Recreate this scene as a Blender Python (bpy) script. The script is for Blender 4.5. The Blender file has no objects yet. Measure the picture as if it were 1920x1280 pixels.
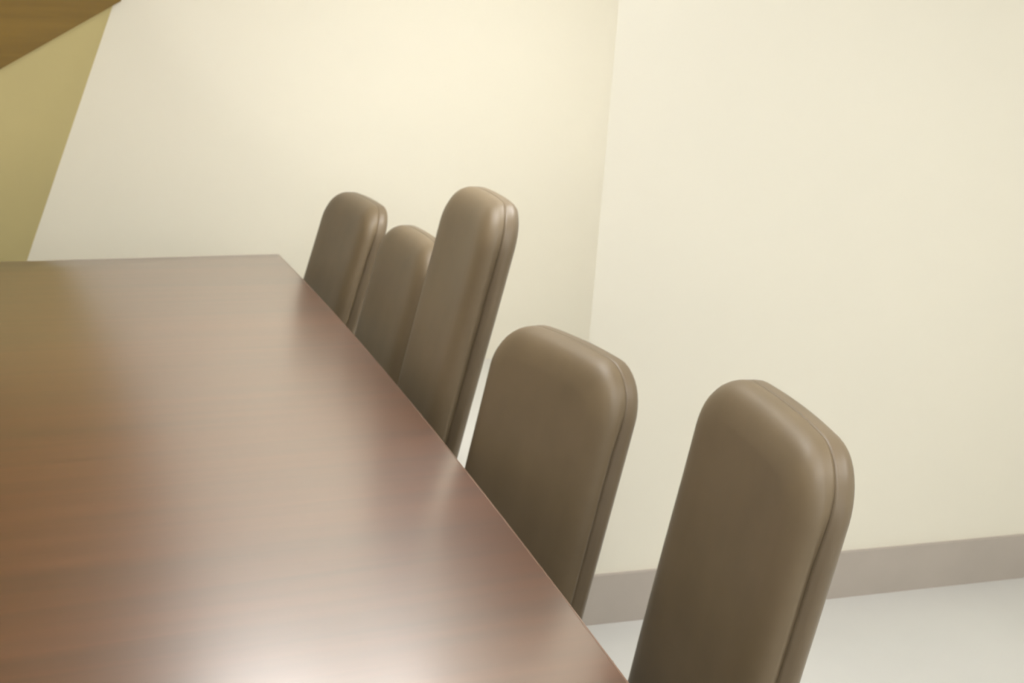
import bpy, bmesh, math, random
from mathutils import Vector, Matrix
random.seed(4)
S = bpy.context.scene
C = S.collection

# ------------------------------------------------------------------ camera, world, exposure
cam_d = bpy.data.cameras.new('camera'); cam = bpy.data.objects.new('camera', cam_d); C.objects.link(cam)
cam_d.sensor_width = 36.0; cam_d.lens = 2026.5 / 1920 * 36.0
cam_d.clip_start = 0.02
RGT = Vector((0.93038529, -0.36081417, 0.06477915))
UPV = Vector((0.04343416, 0.28396670, 0.95784988))
FWD = Vector((0.36400093, 0.88835581, -0.27987010))
cam.matrix_world = Matrix(((RGT.x, UPV.x, -FWD.x, 0), (RGT.y, UPV.y, -FWD.y, 0), (RGT.z, UPV.z, -FWD.z, 1.7305), (0, 0, 0, 1)))
S.camera = cam
cam_d.dof.use_dof = True; cam_d.dof.focus_distance = 0.9; cam_d.dof.aperture_fstop = 16.0

w = bpy.data.worlds.new('world'); S.world = w; w.use_nodes = True
w.node_tree.nodes['Background'].inputs[0].default_value = (0.9, 0.93, 1.0, 1)
w.node_tree.nodes['Background'].inputs[1].default_value = 0.2
S.view_settings.view_transform = 'Standard'; S.view_settings.look = 'None'
S.view_settings.exposure = 0.0; S.view_settings.gamma = 1.0; S.view_settings.use_curve_mapping = False
SPOT = 22.0           # watts of the wall spotlight
FILL_PANEL_FAR = 12.3      # radiance of the added fill panels beyond the chairs
FILL_PANEL = 9.0           # radiance of the other added ceiling fill panels
FILL_PANE = 1.0             # radiance of the added fill pane behind the camera

# ------------------------------------------------------------------ helpers
def mat(name, col, rough=0.6, ior=1.45, noise=None, bump=None, coat=0.0, coat_rough=0.2):
    m = bpy.data.materials.new(name); m.use_nodes = True
    nt = m.node_tree; b = nt.nodes['Principled BSDF']
    b.inputs['Base Color'].default_value = (*col, 1); b.inputs['Roughness'].default_value = rough; b.inputs['IOR'].default_value = ior
    b.inputs['Coat Weight'].default_value = coat; b.inputs['Coat Roughness'].default_value = coat_rough
    tc = nt.nodes.new('ShaderNodeTexCoord')
    if noise:
        sc, amt = noise
        n = nt.nodes.new('ShaderNodeTexNoise'); n.inputs['Scale'].default_value = sc; n.inputs['Detail'].default_value = 4
        nt.links.new(tc.outputs['Object'], n.inputs['Vector'])
        r = nt.nodes.new('ShaderNodeValToRGB')
        r.color_ramp.elements[0].position = 0.3; r.color_ramp.elements[1].position = 0.7
        r.color_ramp.elements[0].color = (*[c * (1 - amt) for c in col], 1)
        r.color_ramp.elements[1].color = (*[min(1, c * (1 + amt)) for c in col], 1)
        nt.links.new(n.outputs['Fac'], r.inputs['Fac']); nt.links.new(r.outputs['Color'], b.inputs['Base Color'])
    if bump:
        sc, st, di = bump
        n = nt.nodes.new('ShaderNodeTexNoise'); n.inputs['Scale'].default_value = sc; n.inputs['Detail'].default_value = 3
        nt.links.new(tc.outputs['Object'], n.inputs['Vector'])
        bp = nt.nodes.new('ShaderNodeBump'); bp.inputs['Strength'].default_value = st; bp.inputs['Distance'].default_value = di
        nt.links.new(n.outputs['Fac'], bp.inputs['Height']); nt.links.new(bp.outputs['Normal'], b.inputs['Normal'])
    return m

def wood(name, dark, mid, light, rough, ior, axis_scale, coat=0.0, coat_rough=0.2, coat_ior=1.5, bump=0.05):
    m = bpy.data.materials.new(name); m.use_nodes = True
    nt = m.node_tree; b = nt.nodes['Principled BSDF']; L = nt.links.new
    tc = nt.nodes.new('ShaderNodeTexCoord'); mp = nt.nodes.new('ShaderNodeMapping')
    mp.inputs['Scale'].default_value = axis_scale
    L(tc.outputs['Object'], mp.inputs['Vector'])
    n = nt.nodes.new('ShaderNodeTexNoise'); n.inputs['Scale'].default_value = 1.0; n.inputs['Detail'].default_value = 6; n.inputs['Distortion'].default_value = 0.4
    L(mp.outputs['Vector'], n.inputs['Vector'])
    r = nt.nodes.new('ShaderNodeValToRGB'); e = r.color_ramp.elements
    e[0].position = 0.3; e[0].color = (*dark, 1); e[1].position = 0.72; e[1].color = (*light, 1)
    k = e.new(0.5); k.color = (*mid, 1)
    L(n.outputs['Fac'], r.inputs['Fac']); L(r.outputs['Color'], b.inputs['Base Color'])
    b.inputs['Roughness'].default_value = rough; b.inputs['IOR'].default_value = ior
    b.inputs['Coat Weight'].default_value = coat; b.inputs['Coat Roughness'].default_value = coat_rough; b.inputs['Coat IOR'].default_value = coat_ior
    bp = nt.nodes.new('ShaderNodeBump'); bp.inputs['Strength'].default_value = bump; bp.inputs['Distance'].default_value = 0.002
    L(n.outputs['Fac'], bp.inputs['Height']); L(bp.outputs['Normal'], b.inputs['Normal'])
    return m

def emit(name, col, st):
    m = bpy.data.materials.new(name); m.use_nodes = True
    b = m.node_tree.nodes['Principled BSDF']
    b.inputs['Base Color'].default_value = (0.9, 0.9, 0.9, 1)
    b.inputs['Emission Color'].default_value = (*col, 1); b.inputs['Emission Strength'].default_value = st
    return m

def link(name, me, m, parent=None, smooth=True):
    o = bpy.data.objects.new(name, me); C.objects.link(o)
    if m and not me.materials: me.materials.append(m)
    if parent: o.parent = parent
    if smooth:
        for p in me.polygons: p.use_smooth = True
    return o

def from_bm(name, bm, m, parent=None, smooth=False):
    bmesh.ops.recalc_face_normals(bm, faces=bm.faces)
    me = bpy.data.meshes.new(name); bm.to_mesh(me); bm.free()
    return link(name, me, m, parent, smooth)

def box(bm, x0, x1, y0, y1, z0, z1, bevel=0.0, seg=2):
    g = bmesh.ops.create_cube(bm, size=1.0); vs = g['verts']
    for v in vs:
        v.co = Vector((x0 + (v.co.x + .5) * (x1 - x0), y0 + (v.co.y + .5) * (y1 - y0), z0 + (v.co.z + .5) * (z1 - z0)))
    if bevel:
        es = list({e for v in vs for e in v.link_edges})
        bmesh.ops.bevel(bm, geom=es, offset=bevel, segments=seg, profile=0.5, affect='EDGES')

def cyl(bm, p0, p1, r0, r1, n=20):
    p0, p1 = Vector(p0), Vector(p1); d = (p1 - p0)
    q = d.to_track_quat('Z', 'Y').to_matrix().to_4x4(); q.translation = (p0 + p1) / 2
    bmesh.ops.create_cone(bm, cap_ends=True, segments=n, radius1=r0, radius2=r1, depth=d.length, matrix=q)

def struct(o): o['kind'] = 'structure'; return o
def tag(o, label, cat, group=None):
    o['label'] = label; o['category'] = cat
    if group: o['group'] = group
    return o
def empty(name, loc, rz=0):
    o = bpy.data.objects.new(name, None); C.objects.link(o); o.location = loc; o.rotation_euler = (0, 0, rz); o.empty_display_size = 0.1
    return o

# ------------------------------------------------------------------ materials
M = {}
M['wall'] = mat('cream_wall_paint', (0.80, 0.77, 0.665), 0.75, noise=(0.9, 0.012), bump=(180, 0.04, 0.001))
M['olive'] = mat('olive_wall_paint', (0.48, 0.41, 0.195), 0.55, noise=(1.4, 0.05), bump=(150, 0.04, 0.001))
M['white'] = mat('white_ceiling_paint', (0.84, 0.82, 0.77), 0.85, bump=(120, 0.05, 0.001))
M['floor'] = mat('pale_floor', (0.62, 0.62, 0.60), 0.35, noise=(2.2, 0.03))
M['base'] = mat('taupe_baseboard', (0.45, 0.405, 0.36), 0.5, noise=(6, 0.04))
M['panelwood'] = wood('brown_timber_panel', (0.14, 0.082, 0.011), (0.18, 0.108, 0.016), (0.21, 0.126, 0.020), 0.5, 1.45, (0.8, 0.8, 14))
M['table'] = wood('lacquered_walnut', (0.072, 0.022, 0.007), (0.108, 0.033, 0.010), (0.150, 0.050, 0.018), 0.33, 2.2, (0.9, 24, 5), coat=1.0, coat_rough=0.33, coat_ior=3.0, bump=0.13)
M['edge'] = wood('table_edge_band', (0.20, 0.12, 0.085), (0.24, 0.15, 0.11), (0.28, 0.18, 0.13), 0.3, 1.6, (3, 3, 30))
M['leather'] = mat('taupe_brown_leather', (0.168, 0.126, 0.076), 0.46, noise=(9, 0.06), bump=(90, 0.10, 0.001))
M['shell'] = mat('taupe_brown_shell_leather', (0.168, 0.128, 0.082), 0.40, noise=(9, 0.06), bump=(90, 0.08, 0.001))
M['plastic'] = mat('black_plastic', (0.02, 0.02, 0.021), 0.45, bump=(200, 0.05, 0.0005))
M['metal'] = mat('grey_metal', (0.35, 0.35, 0.36), 0.3); M['metal'].node_tree.nodes['Principled BSDF'].inputs['Metallic'].default_value = 0.9
M['lamp_frame'] = mat('white_lamp_frame', (0.8, 0.8, 0.8), 0.5)
M['fill_pane'] = emit('fill_glow_pane', (0.98, 0.99, 1.0), FILL_PANE)  # glow of the added pane behind the camera
M['fill_far'] = emit('fill_diffuser_far', (1.0, 0.985, 0.955), FILL_PANEL_FAR)  # glow of the added panels at the far end
M['diffuser'] = emit('lamp_diffuser', (1.0, 0.985, 0.955), FILL_PANEL)

# ------------------------------------------------------------------ room shell
CEIL = 2.70
X0, X1, Y0, YF = -2.40, 3.60, -2.20, 5.20
bm = bmesh.new(); box(bm, X0 - .2, X1 + .2, Y0 - .2, YF + .4, -0.10, 0.0); struct(from_bm('floor', bm, M['floor']))
bm = bmesh.new(); box(bm, X0 - .2, X1 + .2, Y0 - .2, YF + .4, CEIL, CEIL + 0.10); struct(from_bm('ceiling', bm, M['white']))

def arc(cx, cy, r, a0, a1, n=10):
    return [(cx + r * math.cos(math.radians(a0 + (a1 - a0) * i / n)), cy + r * math.sin(math.radians(a0 + (a1 - a0) * i / n))) for i in range(n + 1)]
TB = math.tan(math.radians(-4.043)); XS = 1.30; XA = 2.80
def yb(x): return 2.698 + TB * x
def ribbon(name, path, off0, off1, z0, z1, m):
    """vertical slab following a plan path between two offsets from it"""
    bm = bmesh.new(); cols = []
    for i, p in enumerate(path):
        a = Vector(path[max(i - 1, 0)]); b = Vector(path[min(i + 1, len(path) - 1)])
        t = (b - a).normalized(); n = Vector((t.y, -t.x))          # towards the room
        q0 = Vector(p) + n * off0; q1 = Vector(p) + n * off1
        cols.append([bm.verts.new((q0.x, q0.y, z0)), bm.verts.new((q1.x, q1.y, z0)), bm.verts.new((q1.x, q1.y, z1)), bm.verts.new((q0.x, q0.y, z1))])
    for a, b in zip(cols, cols[1:]):
        for k in range(4): bm.faces.new((a[k], a[(k + 1) % 4], b[(k + 1) % 4], b[k]))
    bm.faces.new(cols[0]); bm.faces.new(cols[-1][::-1])
    o = from_bm(name, bm, m, None, True)
    o.data.set_sharp_from_angle(angle=math.radians(40))
    return o
# cream partition with a mitred end beside the chairs; the room runs on behind it to the far wall
yc = yb(XS)
pr = [(XA, yc + 0.16), (XS + 0.26, yc + 0.16), (XS, yc)] + [(XS + (X1 - XS) * k / 6, yb(XS + (X1 - XS) * k / 6)) for k in range(1, 7)]
bm = bmesh.new()
pl = pr + [(X1, yc + 0.16)]
lo_ = [bm.verts.new((x, y, 0)) for x, y in pl]; hi_ = [bm.verts.new((x, y, CEIL)) for x, y in pl]
bm.faces.new(lo_); bm.faces.new(hi_)
for i in range(len(pl)): bm.faces.new((lo_[i], lo_[(i + 1) % len(pl)], hi_[(i + 1) % len(pl)], hi_[i]))
o = struct(from_bm('wall_right', bm, M['wall'], None, True)); o.data.set_sharp_from_angle(angle=math.radians(35))
struct(ribbon('baseboard_right', pr[2:], 0.0, 0.012, 0.0, 0.166, M['base']))
bm = bmesh.new(); box(bm, -1.6, XA + .12, YF, YF + .12, 0, CEIL); struct(from_bm('wall_back', bm, M['wall']))
bm = bmesh.new(); box(bm, XA, XA + .12, yc + 0.16, YF, 0, CEIL); struct(from_bm('wall_alcove', bm, M['white']))
bm = bmesh.new(); box(bm, X1, X1 + .12, Y0, yc + 0.16, 0, CEIL); struct(from_bm('wall_end', bm, M['wall']))
bm = bmesh.new(); box(bm, X0 - .12, X0, Y0, YF, 0, CEIL); struct(from_bm('wall_side', bm, M['wall']))
bm = bmesh.new(); box(bm, X0, X1, Y0 - .12, Y0, 0, CEIL); struct(from_bm('wall_front', bm, M['wall']))

# canted olive wall on the left that leans in under the ceiling, with brown timber panelling above a raking edge
A1 = Vector((-0.2454, 5.2, 0.575)); AD = Vector((0.35874, 0.0, 1.0)); U = Vector((-0.6, -0.8, 0.0))
NL = U.cross(AD).normalized()
if NL.dot(Vector((0, 0, 1.73)) - A1) < 0: NL = -NL
def sl(t, z, d=0.0): return A1 + AD * (z - A1.z) + U * t + NL * d
def tx_at(z): return ((A1 + AD * (z - A1.z)).x - X0) / 0.6
def slab(name, poly, d0, d1, m, bev=0.0):
    bm = bmesh.new()
    f = [bm.verts.new(sl(t, z, d1)) for t, z in poly]; b = [bm.verts.new(sl(t, z, d0)) for t, z in poly]
    bm.faces.new(f); bm.faces.new(b[::-1]); n = len(poly)
    for i in range(n): bm.faces.new((f[i], f[(i + 1) % n], b[(i + 1) % n], b[i]))
    return from_bm(name, bm, m)
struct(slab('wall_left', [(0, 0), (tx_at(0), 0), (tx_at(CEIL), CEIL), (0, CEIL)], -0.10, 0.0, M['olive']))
def bz(t): return 1.730 - 0.461 * t
struct(slab('trim_1', [(0.0, bz(0.0)), (1.35, bz(1.35)), (3.6, bz(1.35)), (tx_at(CEIL), CEIL), (0.0, CEIL)], 0.0, 0.03, M['panelwood']))

# ------------------------------------------------------------------ conference table
TX, TY, TZ = 0.766, 4.536, 0.74
TAN = math.tan(math.radians(3.756)); NEAR = 0.45; XL = -0.47
def bow(y): s = TY - y; return 0.012 * s * (3.6 - s)
def top_outline():
    pts = []
    n = 44
    for i in range(n + 1):                                            # right side, far to near
        y = TY - (TY - NEAR) * i / n; pts.append((TX + bow(y), y))
    yl = TY + (XL - TX) * TAN
    for i in range(n + 1):                                            # left side, near to far
        y = NEAR + (yl - NEAR) * i / n; pts.append((XL - bow(y + TY - yl), y))
    return pts
table = empty('conference_table', (0.15, 2.5, 0))
tag(table, 'long glossy brown wooden conference table with gently bowed edges', 'table')
T0 = Vector((0.15, 2.5, 0))
def inset_loop(pts, d):
    out = []; n = len(pts); c = Vector((sum(p[0] for p in pts) / n, sum(p[1] for p in pts) / n))
    for i in range(n):
        p = Vector(pts[i]); a = Vector(pts[i - 1]); b = Vector(pts[(i + 1) % n])
        e1 = (p - a).normalized(); e2 = (b - p).normalized()
        n1 = Vector((-e1.y, e1.x)); n2 = Vector((-e2.y, e2.x))
        if n1.dot(c - p) < 0: n1 = -n1
        if n2.dot(c - p) < 0: n2 = -n2
        k = (n1 + n2); k = k / max(0.3, (1 + n1.dot(n2))); out.append(p + k * d)
    return out
ol = top_outline()
def loft(layers, m, name, parent):
    bm = bmesh.new(); prev = None; first = None
    for d, z in layers:
        ring = [bm.verts.new((p[0] - T0.x, p[1] - T0.y, z)) for p in inset_loop(ol, d)]
        if prev:
            for i in range(len(ring)): bm.faces.new((prev[i], prev[(i + 1) % len(ring)], ring[(i + 1) % len(ring)], ring[i]))
        else: first = ring
        prev = ring
    bm.faces.new(first); bm.faces.new(prev)
    o = from_bm(name, bm, m, parent, True); o.data.set_sharp_from_angle(angle=math.radians(50)); return o
loft([(0.030, TZ - 0.006), (0.006, TZ - 0.006), (0.006, TZ - 0.0015), (0.008, TZ)], M['table'], 'tabletop', table)
loft([(0.03, TZ - 0.036), (0.004, TZ - 0.036), (0.0, TZ - 0.032), (0.0, TZ - 0.005), (0.003, TZ - 0.0015), (0.0058, TZ - 0.0012), (0.0058, TZ - 0.0062), (0.03, TZ - 0.0062)], M['edge'], 'edge_band', table)
for yy in (1.15, 3.75):
    bm = bmesh.new(); box(bm, -0.22, 0.22, yy - 0.04 - 2.5, yy + 0.04 - 2.5, 0.03, TZ - 0.037, 0.006)
    leg = from_bm('panel_leg', bm, M['edge'], table)
    bm = bmesh.new(); box(bm, -0.30, 0.30, yy - 0.09 - 2.5, yy + 0.09 - 2.5, 0.0, 0.03, 0.008); from_bm('foot_plate', bm, M['metal'], leg)
bm = bmesh.new(); box(bm, -0.015, 0.015, 1.19 - 2.5, 3.71 - 2.5, 0.42, TZ - 0.037, 0.003); from_bm('modesty_panel', bm, M['edge'], table)

# ------------------------------------------------------------------ chairs
def rounded(hw, z0, z1, rt, rb, crown, nseg=10):
    """outline of the backrest: (side, z), counter-clockwise from lower right"""
    pts = []
    def a(cx, cz, r, s, e):
        for i in range(nseg + 1):
            t = math.radians(s + (e - s) * i / nseg); pts.append((cx + r * math.cos(t), cz + r * math.sin(t)))
    a(hw - rb, z0 + rb, rb, -90, 0)
    for i in range(1, 8): pts.append((hw, z0 + rb + (z1 - rt - z0 - rb) * i / 8))
    a(hw - rt, z1 - rt, rt, 0, 90)
    for i in range(1, 8): pts.append((hw - rt - 2 * (hw - rt) * i / 8, z1))
    a(-hw + rt, z1 - rt, rt, 90, 180)
    for i in range(1, 8): pts.append((-hw, z1 - rt + (z0 + rb - z1 + rt) * i / 8))
    a(-hw + rb, z0 + rb, rb, 180, 270)
    for i in range(1, 8): pts.append((-hw + rb + 2 * (hw - rb) * i / 8, z0))
    return [(x, z + (crown * (1 - (x / hw) ** 2) if z > (z0 + z1) / 2 else 0)) for x, z in pts]

def back_layers(name, layers, z0, z1, rec, m, parent, BW, cap=False):
    bm = bmesh.new(); prev = None; first = None
    for ins, dep, *ex in layers:
        ch = ex[0] if ex else 0.0                                      # side channel, fading out towards the top
        hw = BW / 2 - ins
        o = rounded(hw, z0 + ins, z1 - ins, max(0.115 - ins, 0.006), max(0.05 - ins, 0.006), 0.008)
        def vert(s, z):
            if ch and abs(s) > 0.5 * hw:
                s -= math.copysign(ch * min(1.0, max(0.0, (z1 - 0.05 - z) / 0.12)), s)
            k = s / (BW / 2); h = (z - z0) / (z1 - z0)
            d = dep + 0.016 * (1 - k * k) - 0.010 * math.sin(math.pi * min(1, max(0, h * 1.4))) * (1 - k * k)
            return bm.verts.new((0.24 + (z - 0.74) * math.tan(rec) + d, s, z))
        ring = [vert(s, z) for s, z in o]
        if cap and prev is None:                                       # front face as a grid so that it stays smooth
            rows = []
            for i in range(29):
                if i == 0: mid = [ring[71 - j] for j in range(7)]
                elif i == 28: mid = [ring[29 + j] for j in range(7)]
                else:
                    (sa, za), (sb, zb) = o[i], o[64 - i]
                    mid = [vert(sa + (sb - sa) * (j + 1) / 8, za + (zb - za) * (j + 1) / 8) for j in range(7)]
                rows.append([ring[i]] + mid + [ring[64 - i]])
            for a, b in zip(rows, rows[1:]):
                for j in range(8): bm.faces.new((a[j], a[j + 1], b[j + 1], b[j]))
        if prev:
            n = len(ring)
            for i in range(n): bm.faces.new((prev[i], prev[(i + 1) % n], ring[(i + 1) % n], ring[i]))
        else: first = ring
        prev = ring
    if not cap: bm.faces.new(first)
    bm.faces.new(prev)
    return from_bm(name, bm, m, parent, True)

def chair(base, yaw, rec, top, bw, label):
    yaw, rec = math.radians(yaw), math.radians(rec)
    n = Vector((math.cos(yaw), math.sin(yaw)))
    o = Vector((base[0], base[1])) - n * 0.24
    r = empty('office_chair', (o.x, o.y, 0), yaw)
    tag(r, label, 'chair', 'leather chairs along the right side of the table')
    sz = 0.455 + 0.25 * (top - 1.06)                                   # seat height follows the lift
    z0 = sz - 0.16
    back_layers('backrest', [(0.07, 0.002), (0.045, 0.005), (0.026, 0.011), (0.013, 0.019), (0.005, 0.029), (0.001, 0.040), (0.0, 0.046), (0.0, 0.051, 0.008), (0.0, 0.055, 0.014), (0.0, 0.060, 0.016), (0.03, 0.060), (0.1, 0.060)], z0, top, rec, M['leather'], r, bw, True)
    back_layers('back_shell', [(0.1, 0.061), (0.03, 0.061), (0.0, 0.061, 0.016), (0.0, 0.067, 0.013), (0.0, 0.073, 0.007), (0.0, 0.080, 0.002), (0.001, 0.086), (0.005, 0.094), (0.013, 0.102), (0.028, 0.108), (0.06, 0.112), (0.12, 0.114), (0.2, 0.114)], z0, top, rec, M['shell'], r, bw)
    # seat
    bm = bmesh.new(); box(bm, -0.22, 0.165, -0.235, 0.235, sz - 0.08, sz, 0.034, 4)
    for v in bm.verts:
        if v.co.z > sz - 0.02: v.co.z += 0.012 * (1 - (v.co.y / .235) ** 2)
        if v.co.x < -0.1: v.co.z -= 0.03 * ((-v.co.x - 0.1) / 0.12) ** 2
    from_bm('seat', bm, M['leather'], r, True)
    bm = bmesh.new(); box(bm, -0.15, 0.17, -0.16, 0.16, sz - 0.105, sz - 0.075, 0.01); from_bm('seat_pan', bm, M['plastic'], r)
    # bracket joining pan and back
    bm = bmesh.new()
    xb = 0.24 + (z0 + 0.12 - 0.74) * math.tan(rec) + 0.115
    box(bm, 0.10, 0.345, -0.03, 0.03, sz - 0.104, sz - 0.084, 0.004)
    box(bm, 0.318, 0.345, -0.03, 0.03, sz - 0.10, z0 + 0.28, 0.004)
    from_bm('back_bracket', bm, M['plastic'], r)
    bm = bmesh.new(); cyl(bm, (0, 0, 0.10), (0, 0, 0.28), 0.028, 0.028); cyl(bm, (0, 0, 0.27), (0, 0, sz - 0.10), 0.017, 0.017)
    from_bm('gas_column', bm, M['metal'], r, False)
    bm = bmesh.new(); cyl(bm, (0, 0, 0.075), (0, 0, 0.125), 0.045, 0.038, 24); hub = from_bm('base_hub', bm, M['plastic'], r, False)
    for k in range(5):
        a = 2 * math.pi * k / 5 + math.pi
        e = Vector((math.cos(a), math.sin(a), 0)); sd = Vector((-e.y, e.x, 0))
        bm = bmesh.new(); q = []
        for t, hw, zt, zb in ((0.03, 0.028, 0.118, 0.082), (0.15, 0.022, 0.105, 0.08), (0.27, 0.016, 0.088, 0.068), (0.285, 0.012, 0.08, 0.068)):
            q.append([bm.verts.new(e * t + sd * s * hw + Vector((0, 0, z))) for s, z in ((-1, zb), (1, zb), (1, zt), (-1, zt))])
        for p0, p1 in zip(q, q[1:]):
            for i in range(4): bm.faces.new((p0[i], p0[(i + 1) % 4], p1[(i + 1) % 4], p1[i]))
        bm.faces.new(q[0]); bm.faces.new(q[-1])
        leg = from_bm('leg', bm, M['plastic'], r)
        bm = bmesh.new(); c = e * 0.27
        for s in (-1, 1): cyl(bm, c + sd * (s * 0.008) + Vector((0, 0, 0.029)), c + sd * (s * 0.024) + Vector((0, 0, 0.029)), 0.029, 0.027, 18)
        cyl(bm, c + Vector((0, 0, 0.03)), c + Vector((0, 0, 0.072)), 0.007, 0.007, 10)
        from_bm('caster', bm, M['plastic'], leg, False)
    return r

CH = [(0.112, 4.165, 5.5, 16.0, 1.031, 0.535, 'brown leather chair farthest from the camera, beside the far table corner'),
      (0.165, 3.500, 1.0, 13.2, 1.023, 0.53, 'brown leather chair half hidden behind the tallest chair back'),
      (0.120, 2.870, -4.0, 12.0, 1.264, 0.50, 'brown leather chair with the tallest, narrowest-looking back, third from the far table corner'),
      (0.160, 2.170, 11.0, 11.8, 1.025, 0.507, 'brown leather chair with a low wide back, second nearest to the camera'),
      (0.285, 1.550, -10.0, 8.2, 1.095, 0.508, 'large brown leather chair nearest to the camera, in front of the grey baseboard')]
for d, y, yw, rec, top, bw, lab in CH: chair((TX + d, y), yw, rec, top, bw, lab)

# ------------------------------------------------------------------ added fill panels and a spotlight on the ceiling (unseen, above the frame)
def panel(x, y, sx, sy, label, dm):
    r = empty('added_ceiling_light', (x, y, CEIL)); tag(r, label, 'ceiling light', 'added flat ceiling light panels')
    bm = bmesh.new(); f = 0.02
    box(bm, -sx / 2, sx / 2, -sy / 2, -sy / 2 + f, -0.03, 0); box(bm, -sx / 2, sx / 2, sy / 2 - f, sy / 2, -0.03, 0)
    box(bm, -sx / 2, -sx / 2 + f, -sy / 2 + f, sy / 2 - f, -0.03, 0); box(bm, sx / 2 - f, sx / 2, -sy / 2 + f, sy / 2 - f, -0.03, 0)
    from_bm('frame', bm, M['lamp_frame'], r)
    bm = bmesh.new(); box(bm, -sx / 2 + f, sx / 2 - f, -sy / 2 + f, sy / 2 - f, -0.022, -0.012); from_bm('diffuser', bm, dm, r)
for x, y, sx, sy, lab in ((0.75, 2.88, 0.8, 1.2, 'added long ceiling light panel over the far end of the table'),
                  (1.95, 3.30, 0.8, 1.2, 'added long ceiling light panel behind the cream partition wall'),  # unseen, added to bring the far wall level with the partition
                  (0.75, 0.90, 0.8, 1.2, 'added long ceiling light panel over the near end of the table'),
                  (2.40, 0.60, 0.8, 1.2, 'added long ceiling light panel over the open floor right of the chairs'),
                  (0.75, -1.2, 0.8, 1.2, 'added long ceiling light panel behind the camera')):
    panel(x, y, sx, sy, lab, M['fill_far'] if y > 2 else M['diffuser'])

# spotlight on the ceiling aimed at the wall beyond the chairs
def spotlight(pos, target, watts, cone, blend, label):
    sp = empty('ceiling_spotlight', (pos[0], pos[1], CEIL)); tag(sp, label, 'spotlight')
    P = Vector((pos[0], pos[1], CEIL - 0.14)); aim = (Vector(target) - P).normalized()
    bm = bmesh.new(); cyl(bm, (0, 0, -0.10), (0, 0, 0), 0.012, 0.012); cyl(bm, (0, 0, -0.015), (0, 0, 0), 0.05, 0.05); from_bm('stem', bm, M['lamp_frame'], sp)
    cc = Vector((0, 0, -0.14))
    bm = bmesh.new(); cyl(bm, cc - aim * 0.08, cc + aim * 0.045, 0.045, 0.045, 28); from_bm('housing', bm, M['lamp_frame'], sp)
    bm = bmesh.new(); cyl(bm, cc + aim * 0.0452, cc + aim * 0.050, 0.040, 0.040, 28); from_bm('lens', bm, M['diffuser'], sp)
    ld = bpy.data.lights.new('spot_beam', 'SPOT'); ld.energy = watts; ld.spot_size = math.radians(cone); ld.spot_blend = blend
    ld.shadow_soft_size = 0.05; ld.color = (1.0, 0.98, 0.93)
    lo = bpy.data.objects.new('spot_beam', ld); C.objects.link(lo); lo.parent = sp; lo.location = cc + aim * 0.10
    lo.rotation_euler = (-aim).to_track_quat('Z', 'Y').to_euler()
spotlight((0.0, 2.2), (1.4, 5.2, 2.24), SPOT, 47, 0.24, 'small ceiling spotlight over the middle of the table')

# ------------------------------------------------------------------ glowing framed pane behind the camera, added as unseen fill
def fill_window(name, p, ax, W_, z0, z1, nm, pm):
    """added glowing fill pane with a frame, flat on a wall; p start point, ax direction along the wall (room lies to its right)"""
    p, ax = Vector(p), Vector(ax); nr = Vector((ax.y, -ax.x, 0))
    r = empty(name, p); r['kind'] = 'structure'
    def bar(nmn, s0, s1, a0, a1, d0, d1, m):
        bm = bmesh.new(); vs = []
        for s in (s0, s1):
            for z in (a0, a1):
                for d in (d0, d1): vs.append(bm.verts.new(ax * s + nr * d + Vector((0, 0, z))))
        for f in ((0, 1, 3, 2), (4, 6, 7, 5), (0, 4, 5, 1), (2, 3, 7, 6), (0, 2, 6, 4), (1, 5, 7, 3)): bm.faces.new([vs[i] for i in f])
        return from_bm(nmn, bm, m, r)
    F = 0.05
    bar('fill_window_sill', -0.05, W_ + 0.05, z0 - 0.04, z0, 0, 0.12, M['lamp_frame'])
    bar('frame', 0, W_, z1 - F, z1, 0, 0.05, M['lamp_frame']); bar('frame', 0, W_, z0, z0 + F, 0, 0.05, M['lamp_frame'])
    for k in range(nm + 1):
        c = k * (W_ - F) / nm; bar('mullion', c, c + F, z0 + F, z1 - F, 0, 0.05, M['lamp_frame'])
    for k in range(nm):
        c = k * (W_ - F) / nm + F; bar('pane', c, c + (W_ - F) / nm - F, z0 + F, z1 - F, 0.01, 0.02, pm)
fill_window('fill_window_1', (3.0, Y0, 0), (-1, 0, 0), 4.6, 0.8, 2.4, 4, M['fill_pane'])
